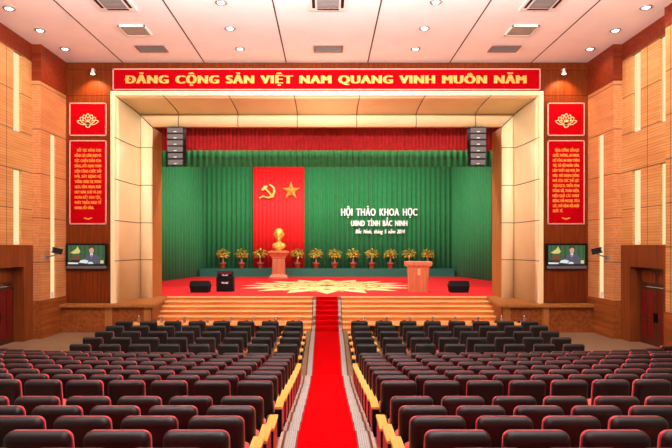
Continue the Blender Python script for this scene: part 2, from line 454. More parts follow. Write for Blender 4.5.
# joints
full = [(s_, d_ - .012) for s_, d_ in lip[2:]] + [(s_ + .012, d_ - .012) for s_, d_ in cove + inner]
for g in (-1, 1):
    for zz in (8.62, 6.78, 4.95, 3.15):
        m = MB(); zz = zz
        m.rings([[(g * (OX - s_), d_, zz - .015) for s_, d_ in full], [(g * (OX - s_), d_, zz + .015) for s_, d_ in full]], smooth=False, cap=False, closed=False)
        o = m.build('panel_joint', M['gap'], arch); md = o.modifiers.new('t', 'SOLIDIFY'); md.thickness = .012
    m = MB()  # mitre joint
    m.rings([[(g * (OX - s_ - .012), d_, OZ - s_ + .012) for s_, d_ in full], [(g * (OX - s_ + .012), d_, OZ - s_ - .012) for s_, d_ in full]], smooth=False, cap=False, closed=False)
    o = m.build('panel_joint', M['gap'], arch); md = o.modifiers.new('t', 'SOLIDIFY'); md.thickness = .012
for x in (-7.25, -4.35, -1.45, 1.45, 4.35, 7.25):
    m = MB()
    m.rings([[(x - .015, d_, OZ - s_) for s_, d_ in full], [(x + .015, d_, OZ - s_) for s_, d_ in full]], smooth=False, cap=False, closed=False)
    o = m.build('panel_joint', M['gap'], arch); md = o.modifiers.new('t', 'SOLIDIFY'); md.thickness = .012

# ------------------------------------------------------------------ curtains
def curtain(name, label, p0, p1, z0, z1, mat, period, amp, cat='curtain', top_amp=.6, seed=1):
    rnd = random.Random(seed)
    L = math.hypot(p1[0] - p0[0], p1[1] - p0[1]); n = int(L / period * 8)
    ux, uy = (p1[0] - p0[0]) / L, (p1[1] - p0[1]) / L
    rings = []; ph = 0; cols = []
    a_ = [rnd.uniform(.55, 1.25) for _ in range(int(L / period) + 2)]
    for i in range(n + 1):
        t = L * i / n; k = t / period; kk = int(k)
        A = a_[kk] * (1 - (k - kk)) + a_[kk + 1] * (k - kk)
        off = amp * A * math.sin(2 * PI * k + .5 * math.sin(k * .7))
        cols.append((t, off))
    for z, f in ((z1, top_amp), (z0 + (z1 - z0) * .5, .9), (z0, 1.0)):
        rings.append([(p0[0] + ux * t - uy * off * f, p0[1] + uy * t + ux * off * f, z) for t, off in cols])
    m = MB(); m.rings(rings, cap=False, closed=False)
    o = m.build(name, mat); md = o.modifiers.new('cloth', 'SOLIDIFY'); md.thickness = .012
    return tag(o, label, cat)
curtain('backdrop_curtain', 'wide green pleated backdrop curtain across the back of the stage', (-11.1, 47.3), (11.1, 47.3), 1.951, 11.6, M['green'], .42, .13, seed=3)
curtain('wing_curtain', 'green pleated side curtain on the left of the stage', (-12.15, 39.6), (-10.9, 46.95), 1.27, 11.3, M['green'], .5, .1, seed=5)
curtain('wing_curtain', 'green pleated side curtain on the right of the stage', (10.9, 46.95), (12.15, 39.6), 1.27, 11.3, M['green'], .5, .1, seed=6)
curtain('valance', 'dark red velvet valance under the stage frame', (-9.7, 28.7), (9.7, 28.7), 8.9, 10.5, M['red_val'], .2, .03, 'valance', 1, seed=8)
curtain('valance', 'green pleated valance hanging behind the red one', (-11.2, 31.2), (11.2, 31.2), 8.40, 10.6, M['green'], .36, .075, 'valance', 1, seed=9)
curtain('hanging_cloth', 'tall red hanging cloth behind the gold emblem and star', (-6.43, 47.02), (-1.97, 47.02), 1.97, 11.2, M['red_cloth'], .34, .025, 'cloth', 1, seed=11)

# ------------------------------------------------------------------ emblem, star, lettering on the backdrop
YB = 46.85
def X_(px, d): return (px - 327.0) * d / F
def Z_(py, d): return H + (247.0 - py) * d / F
# hammer and sickle
t = thing('hammer_and_sickle_emblem', 'gold hammer and sickle emblem at the left on red cloth', 'emblem', (X_(267.3, YB), YB, Z_(191.5, YB)))
m = MB(); u = .086
def ann(c, r0, r1, a0, a1, c2, n=20):
    out = [(c[0] + r0 * math.cos(a0 + (a1 - a0) * i / n), c[1] + r0 * math.sin(a0 + (a1 - a0) * i / n)) for i in range(n + 1)]
    inn = [(c2[0] + r1 * math.cos(a0 + (a1 - a0) * i / n), c2[1] + r1 * math.sin(a0 + (a1 - a0) * i / n)) for i in range(n + 1)]
    return out, inn
R = math.radians
out, inn = ann((.08, .02), .62, .52, R(78), R(-135), (0.0, .06))
for i in range(20):
    m.prism([out[i], out[i + 1], inn[i + 1], inn[i]], -.07, .03)
m.build('sickle_blade', M['gold_metal'], t)
m = MB(); m.prism([(-.36, -.34), (-.28, -.45), (-.62, -.62), (-.72, -.52)], -.08, .04); m.build('sickle_handle', M['gold_metal'], t)
m = MB(); m.prism([(-.28, .30), (-.18, .38), (.60, -.46), (.48, -.56)], -.11, -.04); m.build('hammer_handle', M['gold_metal'], t)
m = MB(); m.prism([(-.52, .16), (-.36, .06), (.04, .40), (-.02, .50), (-.22, .50)], -.13, -.03); m.build('hammer_head', M['gold_metal'], t)
# star
t = MB(); r1, r2 = .82, .33
pts = [((r1 if i % 2 == 0 else r2) * math.sin(PI * i / 5), (r1 if i % 2 == 0 else r2) * math.cos(PI * i / 5)) for i in range(10)]
t.add([(x, 0, z_) for x, z_ in pts] + [(0, -.22, 0), (0, .02, 0)], [(i, (i + 1) % 10, 10) for i in range(10)] + [((i + 1) % 10, i, 11) for i in range(10)])
o = t.build('star_emblem', M['gold_metal'], None, (X_(291, YB), YB, Z_(190.8, YB)))
tag(o, 'gold five pointed faceted star at the right on red cloth', 'star')
def lettering(body, label, px0, px1, ytop, ybase, shear=0):
    d = 46.95
    t = thing('backdrop_lettering', label, 'lettering', (0, d, Z_(ybase, d)))
    put_text(t, M['white_letter'], body, X_(px0, d), X_(px1, d), 0, (ybase - ytop) * d / F, 0, ((0, 0), (.05, 0)), .05, shear, 1.1, 1.7)
lettering('HỘI THẢO KHOA HỌC', 'largest white line of lettering on the green backdrop, topmost', 341, 417.5, 208.6, 215.6)
lettering('UBND TỈNH BẮC NINH', 'middle white line of lettering on the green backdrop', 351, 407.5, 220.6, 226)
lettering('Bắc Ninh, tháng 5 năm 2014', 'smallest white date line of lettering on the green backdrop', 355.5, 405, 229.6, 233.4, .2)

# ------------------------------------------------------------------ banner and signs
t = thing('banner_sign', 'long red banner with gold capital lettering above the stage', 'banner', (0, WD - .06, 10.74))
bx0, bx1, bz0, bz1 = -9.44, 9.40, 10.76, 11.62
m = MB(); m.box(bx0, bx1, -.03, .05, .02, bz1 - 10.74); m.build('board', M['red_sign'], t)
m = MB(); zt = bz1 - 10.74
for q in ((bx0 - .04, bx1 + .04, zt, zt + .05), (bx0 - .04, bx1 + .04, -.03, .02), (bx0 - .05, bx0, -.03, zt + .05), (bx1, bx1 + .05, -.03, zt + .05)):
    m.box(q[0], q[1], -.05, .05, q[2], q[3])
m.build('border', M['white_trim'], t)
dB = WD - .1
put_text(t, M['gold'], 'ĐẢNG CỘNG SẢN VIỆT NAM QUANG VINH MUÔN NĂM', X_(125.6, dB), X_(526.5, dB), Z_(83.4, dB) - 10.74, .345, -.055, ((0, 0), (.03, 0), (.06, 0), (.09, 0)), .02, 0, 1.16, 1.3)

LTXT = ['TIẾP TỤC NÂNG CAO', 'NĂNG LỰC LÃNH ĐẠO VÀ', 'SỨC CHIẾN ĐẤU CỦA', 'ĐẢNG, ĐẨY MẠNH TOÀN', 'DIỆN CÔNG CUỘC ĐỔI', 'MỚI, XÂY DỰNG HỆ', 'THỐNG CHÍNH TRỊ TRONG',
        'SẠCH, VỮNG MẠNH, PHÁT', 'HUY DÂN CHỦ VÀ ĐẠI', 'ĐOÀN KẾT DÂN TỘC,', 'PHÁT TRIỂN KINH TẾ', 'NHANH, BỀN VỮNG.']
RTXT = ['TĂNG CƯỜNG TIỀM LỰC', 'QUỐC PHÒNG, AN NINH,', 'GIỮ VỮNG AN NINH CHÍNH', 'TRỊ, XÃ HỘI NHÂN DÂN,', 'LÀM THẤT BẠI MỌI ÂM', 'MƯU, THỦ ĐOẠN CHỐNG', 'PHÁ CỦA CÁC THẾ LỰC',
        'THÙ ĐỊCH, TRIỂN KHAI', 'ĐỒNG BỘ, TOÀN DIỆN,', 'HIỆU QUẢ CÁC HOẠT', 'ĐỘNG ĐỐI NGOẠI, TÍCH', 'CỰC, CHỦ ĐỘNG HỘI NHẬP', 'QUỐC TẾ.']
def framed(root, w, h):
    m = MB(); m.box(-w / 2, w / 2, -.03, .0, 0, h); m.build('board', M['red_sign'], root)
    m = MB(); e = .045
    for q in ((-w / 2 - e, w / 2 + e, h, h + e), (-w / 2 - e, w / 2 + e, -e, 0), (-w / 2 - e, -w / 2, -e, h + e), (w / 2, w / 2 + e, -e, h + e)):
        m.box(q[0], q[1], -.05, .0, q[2], q[3])
    m.build('border', M['white_trim'], root)
def stroke(m, pts, w, y0, y1):
    for (a, b) in zip(pts, pts[1:]):
        dx, dz = b[0] - a[0], b[1] - a[1]; L = math.hypot(dx, dz) or 1; nx, nz = -dz / L * w / 2, dx / L * w / 2
        m.prism([(a[0] + nx, a[1] + nz), (b[0] + nx, b[1] + nz), (b[0] - nx, b[1] - nz), (a[0] - nx, a[1] - nz)], y0, y1)
def petal(m, base, ang, L, W, w=.03):
    pts = []
    for sgn in (-1, 1):
        seq = [(0, 0), (W * .8, L * .35), (W, L * .6), (W * .55, L * .85), (0, L)]
        pts = []
        for a, b in seq:
            x, z_ = sgn * a, b
            pts.append((base[0] + x * math.cos(ang) + z_ * math.sin(ang), base[1] - x * math.sin(ang) + z_ * math.cos(ang)))
        stroke(m, pts, w, -.05, -.028)
for s in (-1, 1):
    xc = s * (327 - 88.3) * WD / F
    w = 35 * WD / F
    t = thing('lotus_sign', 'square red sign with gold lotus outline high on the %s of the stage' % SIDE[s], 'sign', (xc, WD - .001, Z_(135, WD)), 'lotus signs beside the stage')
    h = 31 * WD / F; framed(t, w, h)
    m = MB(); b = (0, h * .34)
    for a, L, W in ((0, .48, .11), (.42, .46, .11), (-.42, .46, .11), (.85, .46, .11), (-.85, .46, .11), (1.28, .5, .09), (-1.28, .5, .09)):
        petal(m, b, a, L, W)
    pts = [(b[0] + .1 * math.sin(q), b[1] - .04 + .1 * math.cos(q)) for q in [2 * PI * i / 12 for i in range(13)]]
    stroke(m, pts, .04, -.05, -.028)
    m.build('lotus_outline', M['gold_pale'], t)
    h = 82 * WD / F
    t = thing('slogan_sign', 'tall red sign with rows of amber lettering on the %s of the stage' % SIDE[s], 'sign', (xc, WD - .001, Z_(223.4, WD)), 'slogan signs beside the stage')
    framed(t, w, h)
    L = LTXT if s < 0 else RTXT; top = h - .34; step = .232 if s < 0 else .224
    for i, ln in enumerate(L):
        x0, x1 = -w / 2 + .19, w / 2 - .19
        if i == 0: x0 += .09
        if ln in ('NHANH, BỀN VỮNG.',): x1 -= .32
        if ln == 'QUỐC TẾ.': x1 -= .72
        put_text(t, M['amber'], ln, x0, x1, top - i * step - .12, .12, -.036, ((0, 0), (.009, 0)), .006, 0, 1.05, 1.3)
    m = MB(); stroke(m, [(-.19, .25), (-.08, .2), (0, .17), (.08, .2), (.19, .25)], .03, -.042, -.03); stroke(m, [(-.13, .25), (0, .21), (.13, .25)], .025, -.042, -.03)
    m.build('ornament', M['amber'], t)
    # television
    wT = 40.5 * WD / F; hT = 25.5 * WD / F
    xT = (-(327 - 87.8) if s < 0 else (565.3 - 327)) * WD / F
    t = thing('television', 'black wall television showing a man at a desk, %s of the stage' % SIDE[s], 'television', (xT, WD - .04, Z_(269, WD)), 'televisions beside the stage')
    m = MB(); m.box(-wT / 2, wT / 2, -.1, 0, 0, hT); m.build('casing', M['black'], t)
    m = MB(); m.box(-wT / 2 + .02, wT / 2 - .02, -.115, -.1, .02, .15); m.build('speaker_bar', M['grille'], t)
    m = MB(); m.box(-.15, .15, 0, .039, .3, .8); m.build('wall_bracket', M['black'], t)
    m = MB(); x0, x1, z0, z1 = -wT / 2 + .09, wT / 2 - .09, .2, hT - .08; sw, sh = x1 - x0, z1 - z0
    keys = list(TVC)
    def q(poly, c, lay):
        m.add([(x0 + a * sw, -.103 - lay * .0012, z0 + b * sh) for a, b in poly], [tuple(range(len(poly)))], keys.index(c))
    q([(0, 0), (1, 0), (1, 1), (0, 1)], 'bg', 0)
    for i in range(8): q([(i / 8 + .06, .35), (i / 8 + .1, .35), (i / 8 + .1, 1), (i / 8 + .06, 1)], 'bg2', 1)
    q([(0, 0), (1, 0), (1, .2), (0, .25)], 'dark', 2)
    q([(.12, .15), (.3, .15), (.34, .5), (.1, .5)], 'wood', 2)
    q([(.06, .62), (.14, .7), (.22, .82), (.26, .95), (.3, .8), (.34, .68), (.3, .58), (.16, .56)], 'flower', 3)
    q([(.46, .05), (.88, .05), (.86, .38), (.78, .52), (.66, .6), (.56, .58), (.48, .42)], 'suit', 3)
    q([(.60, .58), (.68, .58), (.64, .3)], 'paper', 4); q([(.625, .52), (.655, .52), (.65, .32), (.63, .32)], 'tie', 5)
    q([(.64 + .065 * math.cos(2 * PI * i / 14), .74 + .17 * math.sin(2 * PI * i / 14)) for i in range(14)], 'skin', 4)
    q([(.58, .8), (.57, .9), (.62, .97), (.69, .96), (.73, .86), (.71, .72), (.69, .84), (.64, .88)], 'hair', 5)
    q([(.3, .1), (.52, .06), (.56, .2), (.46, .26), (.34, .22)], 'paper', 5); q([(.54, .04), (.7, .04), (.66, .14), (.56, .14)], 'paper', 6)
    q([(0, .03), (.28, .03), (.28, .1), (0, .12)], 'paper', 3); q([(.88, .06), (.97, .06), (.97, .22), (.88, .22)], 'box', 4)
    m.build('screen', [TVC[a] for a in keys], t)
    # wall washer lamp
    lx = -234.3 * 23.7 / F if s < 0 else 237 * 23.7 / F
    t = thing('wall_spotlight', 'small spotlight over the %s lotus sign washing the wood wall' % SIDE[s], 'spotlight', (lx, 23.7, 11.5), 'wall spotlights')
    m = MB(); m.lathe([(.05, .1), (.06, 0), (.1, -.1), (.105, -.14)], 12); m.build('lamp_head', M['white'], t)
    m = MB(); m.lathe([(.09, -.138), (.09, -.145)], 12); m.build('bulb', M['lamp'], t)
    m = MB(); m.tube([(0, 0, .06), (0, .15, .1), (0, .3, .1)], .02); m.build('arm', M['white'], t)
    # security camera on the pier
    dC = 22.6
    t = thing('security_camera', 'black security camera on an arm from the %s wall pier' % SIDE[s], 'camera', (s * WX, 22.25, 3.36), 'security cameras')
    m = MB(); m.box(.002 if s < 0 else -.05, .05 if s < 0 else -.002, -.09, .09, -.08, .08); m.tube([(-s * .03, 0, 0), (-s * .3, .0, .05), (-s * .46, .05, .13)], .028); m.build('bracket_arm', M['grey'], t)
    m = MB(); m4 = Matrix.Translation((-s * .46, .05, .25)) @ Matrix.Rotation(s * .9, 4, 'Z') @ Matrix.Rotation(-.25, 4, 'X')
    m.box(-.11, .11, -.18, .18, -.12, .1, 0, m4); m.build('body', M['black'], t)
    m = MB(); m.box(-.12, .12, -.22, .18, .1, .115, 0, m4); m.build('sunshield', M['black'], t)
    m = MB(); m.box(-.06, .06, -.19, -.178, -.07, .03, 0, m4); m.build('lens', M['silver'], t)

# ------------------------------------------------------------------ ceiling fittings
def downlight(px, py, label):
    d = 8.2 * F / (247 - py)
    t = thing('downlight', label, 'ceiling light', (X_(px, d), d, CZ), 'ceiling downlights')
    m = MB(); m.lathe([(.2, 0), (.2, -.03), (.14, -.04), (.13, -.005)], 20); m.build('trim_ring', M['grey'], t)
    m = MB(); m.lathe([(.128, -.02), (.1, -.05), (.02, -.06)], 16); m.build('bulb', M['lamp'], t)
    li = bpy.data.lights.new('downlight_lamp', 'SPOT'); li.energy = 120; li.spot_size = R(150); li.spot_blend = .8; li.shadow_soft_size = .12; li.color = (1, .87, .7)
    lo = bpy.data.objects.new('downlight_lamp', li); C.objects.link(lo); lo.location = (X_(px, d), d, CZ - .1)
for px, py, lb in ((9, 8, 'round downlight nearest the top left corner of the ceiling'), (40, 30, 'round downlight, middle of three along the left wall'), (65, 48.5, 'round downlight over left wall corner beside the front wall'),
                   (646, 7, 'round downlight nearest the top right corner of the ceiling'), (615.5, 30, 'round downlight, middle of three along the right wall'), (590, 48.6, 'round downlight over right wall corner beside the front wall'),
                   (230, 28, 'round downlight left of the ceiling centre, second from the stage'), (240, 48.5, 'round downlight left of the ceiling centre, nearest the stage'),
                   (424.5, 28, 'round downlight right of the ceiling centre, second from the stage'), (415.5, 48.5, 'round downlight right of the ceiling centre, nearest the stage'),
                   (221, 2, 'round downlight left of the ceiling centre, farthest from the stage'), (436, 1.5, 'round downlight right of the ceiling centre, farthest from the stage')):
    downlight(px, py, lb)
WH = {112.5: 'left', 328: 'central', 543.5: 'right'}
for px in (112.5, 328, 543.5):
    d = 8.2 * F / (247 - 1.5); x = X_(px, d)
    t = thing('air_conditioner_cassette', '%s white ceiling air conditioner cassette with grey grille' % WH[px], 'air conditioner', (x, d, CZ - .004), 'ceiling cassettes')
    a = .62
    m = MB(); m.box(-a, a, -a, a, -.05, 0); m.build('panel', M['white'], t)
    m = MB(); m.box(-a * .58, a * .58, -a * .58, a * .58, -.065, -.05)
    for i in range(7): m.box(-a * .55, a * .55, -a * .55 + i * .1, -a * .55 + i * .1 + .035, -.075, -.065)
    m.build('grille', M['acgrey'], t)
    for (q0, q1, q2, q3) in ((-a * .6, a * .6, -a * .86, -a * .7), (-a * .6, a * .6, a * .7, a * .86), (-a * .86, -a * .7, -a * .6, a * .6), (a * .7, a * .86, -a * .6, a * .6)):
        m = MB(); m.box(q0, q1, q2, q3, -.056, -.05); m.build('air_slot', M['black'], t)
for px, nm in ((135.5, 'left'), (521.5, 'right')):
    d = 8.2 * F / (247 - 30); x = X_(px, d)
    t = thing('ceiling_panel', 'plain white square ceiling panel between cassette and vent, %s side' % nm, 'panel', (x, d, CZ), 'white ceiling panels')
    m = MB(); m.box(-.45, .45, -.42, .42, -.05, 0); m.build('face', M['grey'], t)
    m = MB()
    for b_ in ((-.5, .5, -.47, -.42), (-.5, .5, .42, .47), (-.5, -.45, -.47, .47), (.45, .5, -.47, .47)): m.box(*b_, -.06, 0)
    m.build('frame', M['white'], t)
for px, nm in ((151.5, 'left'), (328.3, 'central'), (504.5, 'right')):
    d = 8.2 * F / (247 - 48.3); x = X_(px, d)
    t = thing('ceiling_vent', '%s brown rectangular ceiling vent nearest the stage' % nm, 'vent', (x, d, CZ), 'ceiling vents')
    m = MB()
    for b_ in ((-.6, .6, -.38, -.32), (-.6, .6, .32, .38), (-.6, -.54, -.32, .32), (.54, .6, -.32, .32)): m.box(*b_, -.04, 0)
    m.build('frame', M['ventdark'], t)
    m = MB(); m.box(-.54, .54, -.32, .32, -.015, 0)
    for i in range(8): m.box(-.53, .53, -.31 + i * .08, -.28 + i * .08, -.03, -.014)
    m.build('louvre', M['acgrey'], t)

# ------------------------------------------------------------------ stage equipment
for s in (-1, 1):
    t = thing('line_array_speaker', 'hanging grey six box line array speaker at the %s of the stage opening' % SIDE[s], 'speaker', (s * 7.4 if s < 0 else 7.37, 26.62, 9.69), 'line arrays')
    m = MB(); m.box(-.3, .3, -.15, .2, -.06, 0.015); m.build('hanging_bracket', M['black'], t)
    zc = -.07; y = 0
    for i in range(6):
        a = .02 * i * i * .35; hh = .30; w = .4 - .004 * i * (1 if i < 4 else 1.6)
        m4 = Matrix.Translation((0, y, zc)) @ Matrix.Rotation(a * .5, 4, 'X')
        m = MB(); m.box(-w, w, -.3, .25, -hh, -.012, 0, m4); c = m.build('speaker_box', M['black'], t)
        m = MB(); m.box(-w + .02, w - .02, -.325, -.3, -hh + .02, -.04, 0, m4); m.build('grille', M['grille'], c)
        m = MB(); m.box(-.07, .07, -.335, -.325, -hh + .05, -hh + .09, 0, m4); m.build('badge', M['silver'], c)
        zc -= .305; y += .3 * math.sin(a * .5)
def wedge(x, label):
    t = thing('stage_monitor', label, 'speaker', (x, 29.6, 1.2625), 'floor wedge monitors')
    w = .56; prof = [(0, 0), (0, .38), (.2, .64), (.62, .36), (.62, 0)]
    m = MB(); m.rings([[(sx * (w if z_ > .1 else w * .86), y, z_) for y, z_ in prof] for sx in (-1, 1)], smooth=False); b = m.build('cabinet', M['black'], t)
    bv = b.modifiers.new('b', 'BEVEL'); bv.width = .03; bv.segments = 2
    m = MB(); m.add([(-.48, .22, .645), (.48, .22, .645), (.48, .6, .39), (-.48, .6, .39)], [(0, 1, 2, 3)])
    o = m.build('grille', M['blackfab'], t); md = o.modifiers.new('t', 'SOLIDIFY'); md.thickness = .02
    m = MB(); m.box(-.12, .12, -.012, .01, .14, .2); m.build('handle', M['blackfab'], t)
wedge(-7.0, 'black wedge stage monitor on left, beside the stacked amplifier')
wedge(7.28, 'black wedge stage monitor on right, beside the wooden lectern')
t = thing('speaker_cabinet', 'square black amplifier speaker cabinet standing on the stage left', 'speaker', (-5.73, 30.3, 1.2625))
m = MB(); m.box(-.485, .485, 0, .42, 0, .84); o = m.build('cabinet', M['black'], t); bv = o.modifiers.new('b', 'BEVEL'); bv.width = .02; bv.segments = 2
m = MB(); m.box(-.44, .44, -.015, 0, .05, .79); m.build('grille', M['blackfab'], t)
put_text(t, M['white_letter'], 'Marshall', -.19, .19, .45, .11, -.025, ((0, 0), (.012, 0)), .008, .3, 1, 1, 'logo')
t = thing('amplifier_head', 'black amplifier head resting on top of the speaker cabinet', 'amplifier', (-5.73, 30.3, 2.104))
m = MB(); m.box(-.43, .43, .02, .34, 0, .30); o = m.build('case', M['black'], t); bv = o.modifiers.new('b', 'BEVEL'); bv.width = .02; bv.segments = 2
m = MB(); m.box(-.38, .38, .005, .02, .16, .27); m.build('control_panel', M['maroon'], t)
put_text(t, M['white_letter'], 'Marshall', -.17, .17, .05, .08, .009, ((0, 0), (.012, 0)), .008, .3, 1, 1, 'logo')
# lectern
t = thing('lectern', 'tapered orange wooden lectern standing at the right of the stage', 'lectern', (5.1, 30.0, 1.2625))
m = MB(); m.rings([[(-a, y0, z_), (a, y0, z_), (a, y1, z_), (-a, y1, z_)] for a, y0, y1, z_ in ((.49, 0, .55, .1), (.58, -.06, .6, 1.42))], smooth=False); m.build('body', M['wood_lectern'], t)
m = MB(); m.box(-.52, .52, -.02, .58, 0, .1); m.build('base', M['wood_lectern'], t)
m = MB(); m.rings([[(-a, y0, z_), (a, y0, z_), (a, y1, z_), (-a, y1, z_)] for a, y0, y1, z_ in ((.66, -.12, .66, 1.42), (.72, -.16, .7, 1.5), (.72, -.16, .7, 1.68), (.7, -.14, .68, 1.70))], smooth=False); m.build('top', M['wood_lectern'], t)
m = MB(); m.box(-.07, .07, -.075, -.03, .95, 1.3, 0); m.build('front_plaque', M['wood_nose'], t)
for sx in (-1, 1):
    m = MB(); m.box(sx * .4 - .04, sx * .4 + .04, -.05, .02, .12, 1.38, 0, Matrix.Rotation(.045, 4, 'X')); m.build('rib', M['wood_lectern'], t)
# pedestal and bust
px_, py_ = -3.82, 42.9
t = thing('pedestal', 'tall wooden pedestal with flared cornice holding the gold bust', 'pedestal', (px_, py_, 1.2625))
def sq(m, prof): m.rings([[(-a, -a * .8, z_), (a, -a * .8, z_), (a, a * .8, z_), (-a, a * .8, z_)] for a, z_ in prof], smooth=False)
m = MB(); sq(m, [(.74, 0), (.74, .14), (.66, .2), (.6, .3), (.52, .36)]); m.build('base', M['wood_ped'], t)
m = MB(); sq(m, [(.52, .36), (.47, 1.6)]); m.build('shaft', M['wood_ped'], t)
m = MB(); sq(m, [(.47, 1.6), (.56, 1.66), (.56, 1.74), (.62, 1.8), (.72, 1.95), (.82, 2.05), (.82, 2.15), (.6, 2.22)]); m.build('cornice', M['wood_ped'], t)
bz = 1.2625 + 2.22
t = thing('bust', 'gold bust of a man with pointed beard on the pedestal', 'bust', (px_, py_, bz + .001))
def ell(m, rows, n=20, mi=0):
    m.rings([[(cx_ + rx * math.cos(2 * PI * i / n), cy_ + ry * math.sin(2 * PI * i / n), z_) for i in range(n)] for z_, rx, ry, cx_, cy_ in rows], mi)
m = MB()
ell(m, [(0, .24, .2, 0, 0), (.06, .22, .18, 0, 0), (.1, .3, .2, 0, 0), (.2, .46, .26, 0, 0), (.34, .53, .28, 0, .0), (.46, .52, .26, 0, .02), (.56, .42, .24, 0, .03), (.63, .27, .2, 0, .03),
        (.68, .19, .18, 0, .02), (.8, .17, .17, 0, .0), (.88, .19, .2, 0, -.03), (.94, .25, .27, 0, -.05), (1.05, .3, .33, 0, -.04), (1.2, .335, .37, 0, -.01), (1.35, .35, .39, 0, 0), (1.5, .34, .38, 0, .02),
        (1.62, .29, .33, 0, .03), (1.71, .2, .24, 0, .04), (1.76, .08, .1, 0, .04)])
m.build('head_and_shoulders', M['gold_metal'], t)
m = MB(); ell(m, [(1.1, .03, .04, 0, -.37), (1.12, .06, .08, 0, -.38), (1.2, .045, .07, 0, -.385), (1.33, .03, .04, 0, -.375)], 10); m.build('nose', M['gold_metal'], t)
m = MB(); ell(m, [(.74, .02, .02, 0, -.34), (.82, .06, .06, 0, -.33), (.92, .1, .08, 0, -.31), (.99, .08, .06, 0, -.32)], 10); m.build('beard', M['gold_metal'], t)
for sx in (-1, 1):
    m = MB(); ell(m, [(1.12, .02, .05, sx * .34, .02), (1.22, .045, .08, sx * .36, .02), (1.34, .05, .09, sx * .37, .03), (1.4, .02, .05, sx * .36, .03)], 10); m.build('ear', M['gold_metal'], t)
    m = MB(); ell(m, [(1.27, .03, .02, sx * .13, -.345), (1.3, .06, .035, sx * .13, -.345), (1.33, .03, .02, sx * .13, -.345)], 10)
    m.tube([(sx * .05, -.375, 1.37), (sx * .14, -.37, 1.4), (sx * .23, -.31, 1.37)], .025, 6); m.build('eye', M['gold_metal'], t)
    m = MB(); m.prism([(sx * .03, .62), (sx * .22, .64), (sx * .26, .3), (sx * .1, .22)], -.3, -.22); m.build('lapel', M['gold_metal'], t)
m = MB(); m.tube([(-.12, -.33, 1.03), (0, -.37, 1.05), (.12, -.33, 1.03)], [.015, .03, .015], 6); m.build('moustache', M['gold_metal'], t)
m = MB(); ell(m, [(1.5, .352, .385, 0, .04), (1.58, .335, .37, 0, .05), (1.68, .26, .3, 0, .05), (1.76, .15, .18, 0, .05), (1.79, .05, .06, 0, .05)]); m.build('hair', M['gold_metal'], t)

# plants on the riser
rp = random.Random(4)
t = thing('potted_plant', '', 'plant', (0, 0, 0))
m = MB(); m.lathe([(.19, 0), (.2, .02), (.27, .36), (.31, .38), (.31, .48), (.27, .5), (.25, .46)], 18); m.build('pot', M['terracotta'], t)
m = MB(); m.tube([(0, 0, .44), (.02, 0, .62), (-.01, .01, .8), (0, 0, 1.0)], [.11, .08, .065, .05], 10)
for i in range(5):
    a = 2 * PI * i / 5; m.tube([(0, 0, .85), (.16 * math.cos(a), .16 * math.sin(a), 1.02), (.3 * math.cos(a), .3 * math.sin(a), 1.15)], [.035, .025, .012], 6)
m.build('trunk', M['trunk'], t)
m = MB()
for i in range(170):
    th = rp.uniform(0, 2 * PI); ph = math.acos(rp.uniform(-.65, 1)); rr = rp.uniform(.14, .44)
    dv = Vector((math.sin(ph) * math.cos(th), math.sin(ph) * math.sin(th), math.cos(ph) * .8)); p = Vector((0, 0, 1.22)) + dv * rr
    L = rp.uniform(.2, .36); W = rp.uniform(.045, .085)
    dv2 = (dv + Vector((rp.uniform(-.4, .4), rp.uniform(-.4, .4), rp.uniform(-.1, .3)))).normalized()
    sd = dv2.cross(Vector((0, 0, 1))).normalized() * W; up = sd.cross(dv2).normalized() * .02
    a = p; b = p + dv2 * L * .45; c = p + dv2 * L + Vector((0, 0, -.09))
    m.add([a, b - sd, c, b + sd, b + up], [(0, 1, 4), (1, 2, 4), (2, 3, 4), (3, 0, 4)], rp.choice([0, 0, 1, 1, 2]), True)
o = m.build('foliage', [M['leafg'], M['leafy'], M['leafr']], t)
md = o.modifiers.new('t', 'SOLIDIFY'); md.thickness = .006
xs = [222.9 + 18.62 * i for i in range(12)]; vis = [x for i, x in enumerate(xs) if i != 3]
for i, x in enumerate(vis):
    nm = {0: 'leftmost of the row', 1: 'second from the left', 2: 'just left of the bust pedestal', 3: 'just right of the bust pedestal', 4: 'second to the right of the pedestal', 5: 'third to the right of the pedestal',
          6: 'fourth to the right of the pedestal', 7: 'fifth to the right of the pedestal', 8: 'third from the right end', 9: 'behind the lectern on its left', 10: 'rightmost, behind the lectern'}[i]
    lb = 'croton in terracotta pot on the stage riser, ' + nm
    loc = (X_(x, 46.0), 46.0, 1.951)
    if i == 0: t.location = loc; t['label'] = lb; t['group'] = 'potted plants on the riser'
    else:
        r = dup(t, loc, lb); r.rotation_euler.z = i * 1.3

# ------------------------------------------------------------------ aisle steps and runners
RB = 24.5
BROWS = [14.0 - .803 * i for i in range(8)]
CROWS = [7.1, 6.28, 5.44, 4.61, 3.75]
ARROWS = [20.2 - .9 * i for i in range(5)]
rows = BROWS + CROWS
tre = []   # (y_near, y_far, z)
prev = 14.9
for r_ in rows:
    y0 = r_ - .25; tre.append((y0, prev, fz(y0) + .012)); prev = y0
def chalf(d): return .425 if d < 14 else .425 + (d - 14) / 13.4 * .115
mb = MB()
for y0, y1, z_ in tre: mb.box(-.685, .685, y0, y1, z_ - .3, z_)
o = struct(mb.build('aisle_steps', M['aisle']))
path = []
for y0, y1, z_ in reversed(tre): path += [(y0, z_), (y1 - .002, z_)]
path += [(d, fz(d)) for d in (14.95, 15.9, 16.6, 17.5, 18.4, 19.3, 20.2, 22, 23.75)]
spath = []
for i in range(ns):
    y0 = 27.4 - tread * (ns - 1 - i); z0_ = .05 + rise * i; z1_ = z0_ + rise
    spath += [(y0 - .027, z0_ if i == 0 else z0_ + .008), (y0 - .027, z1_ + .008)]
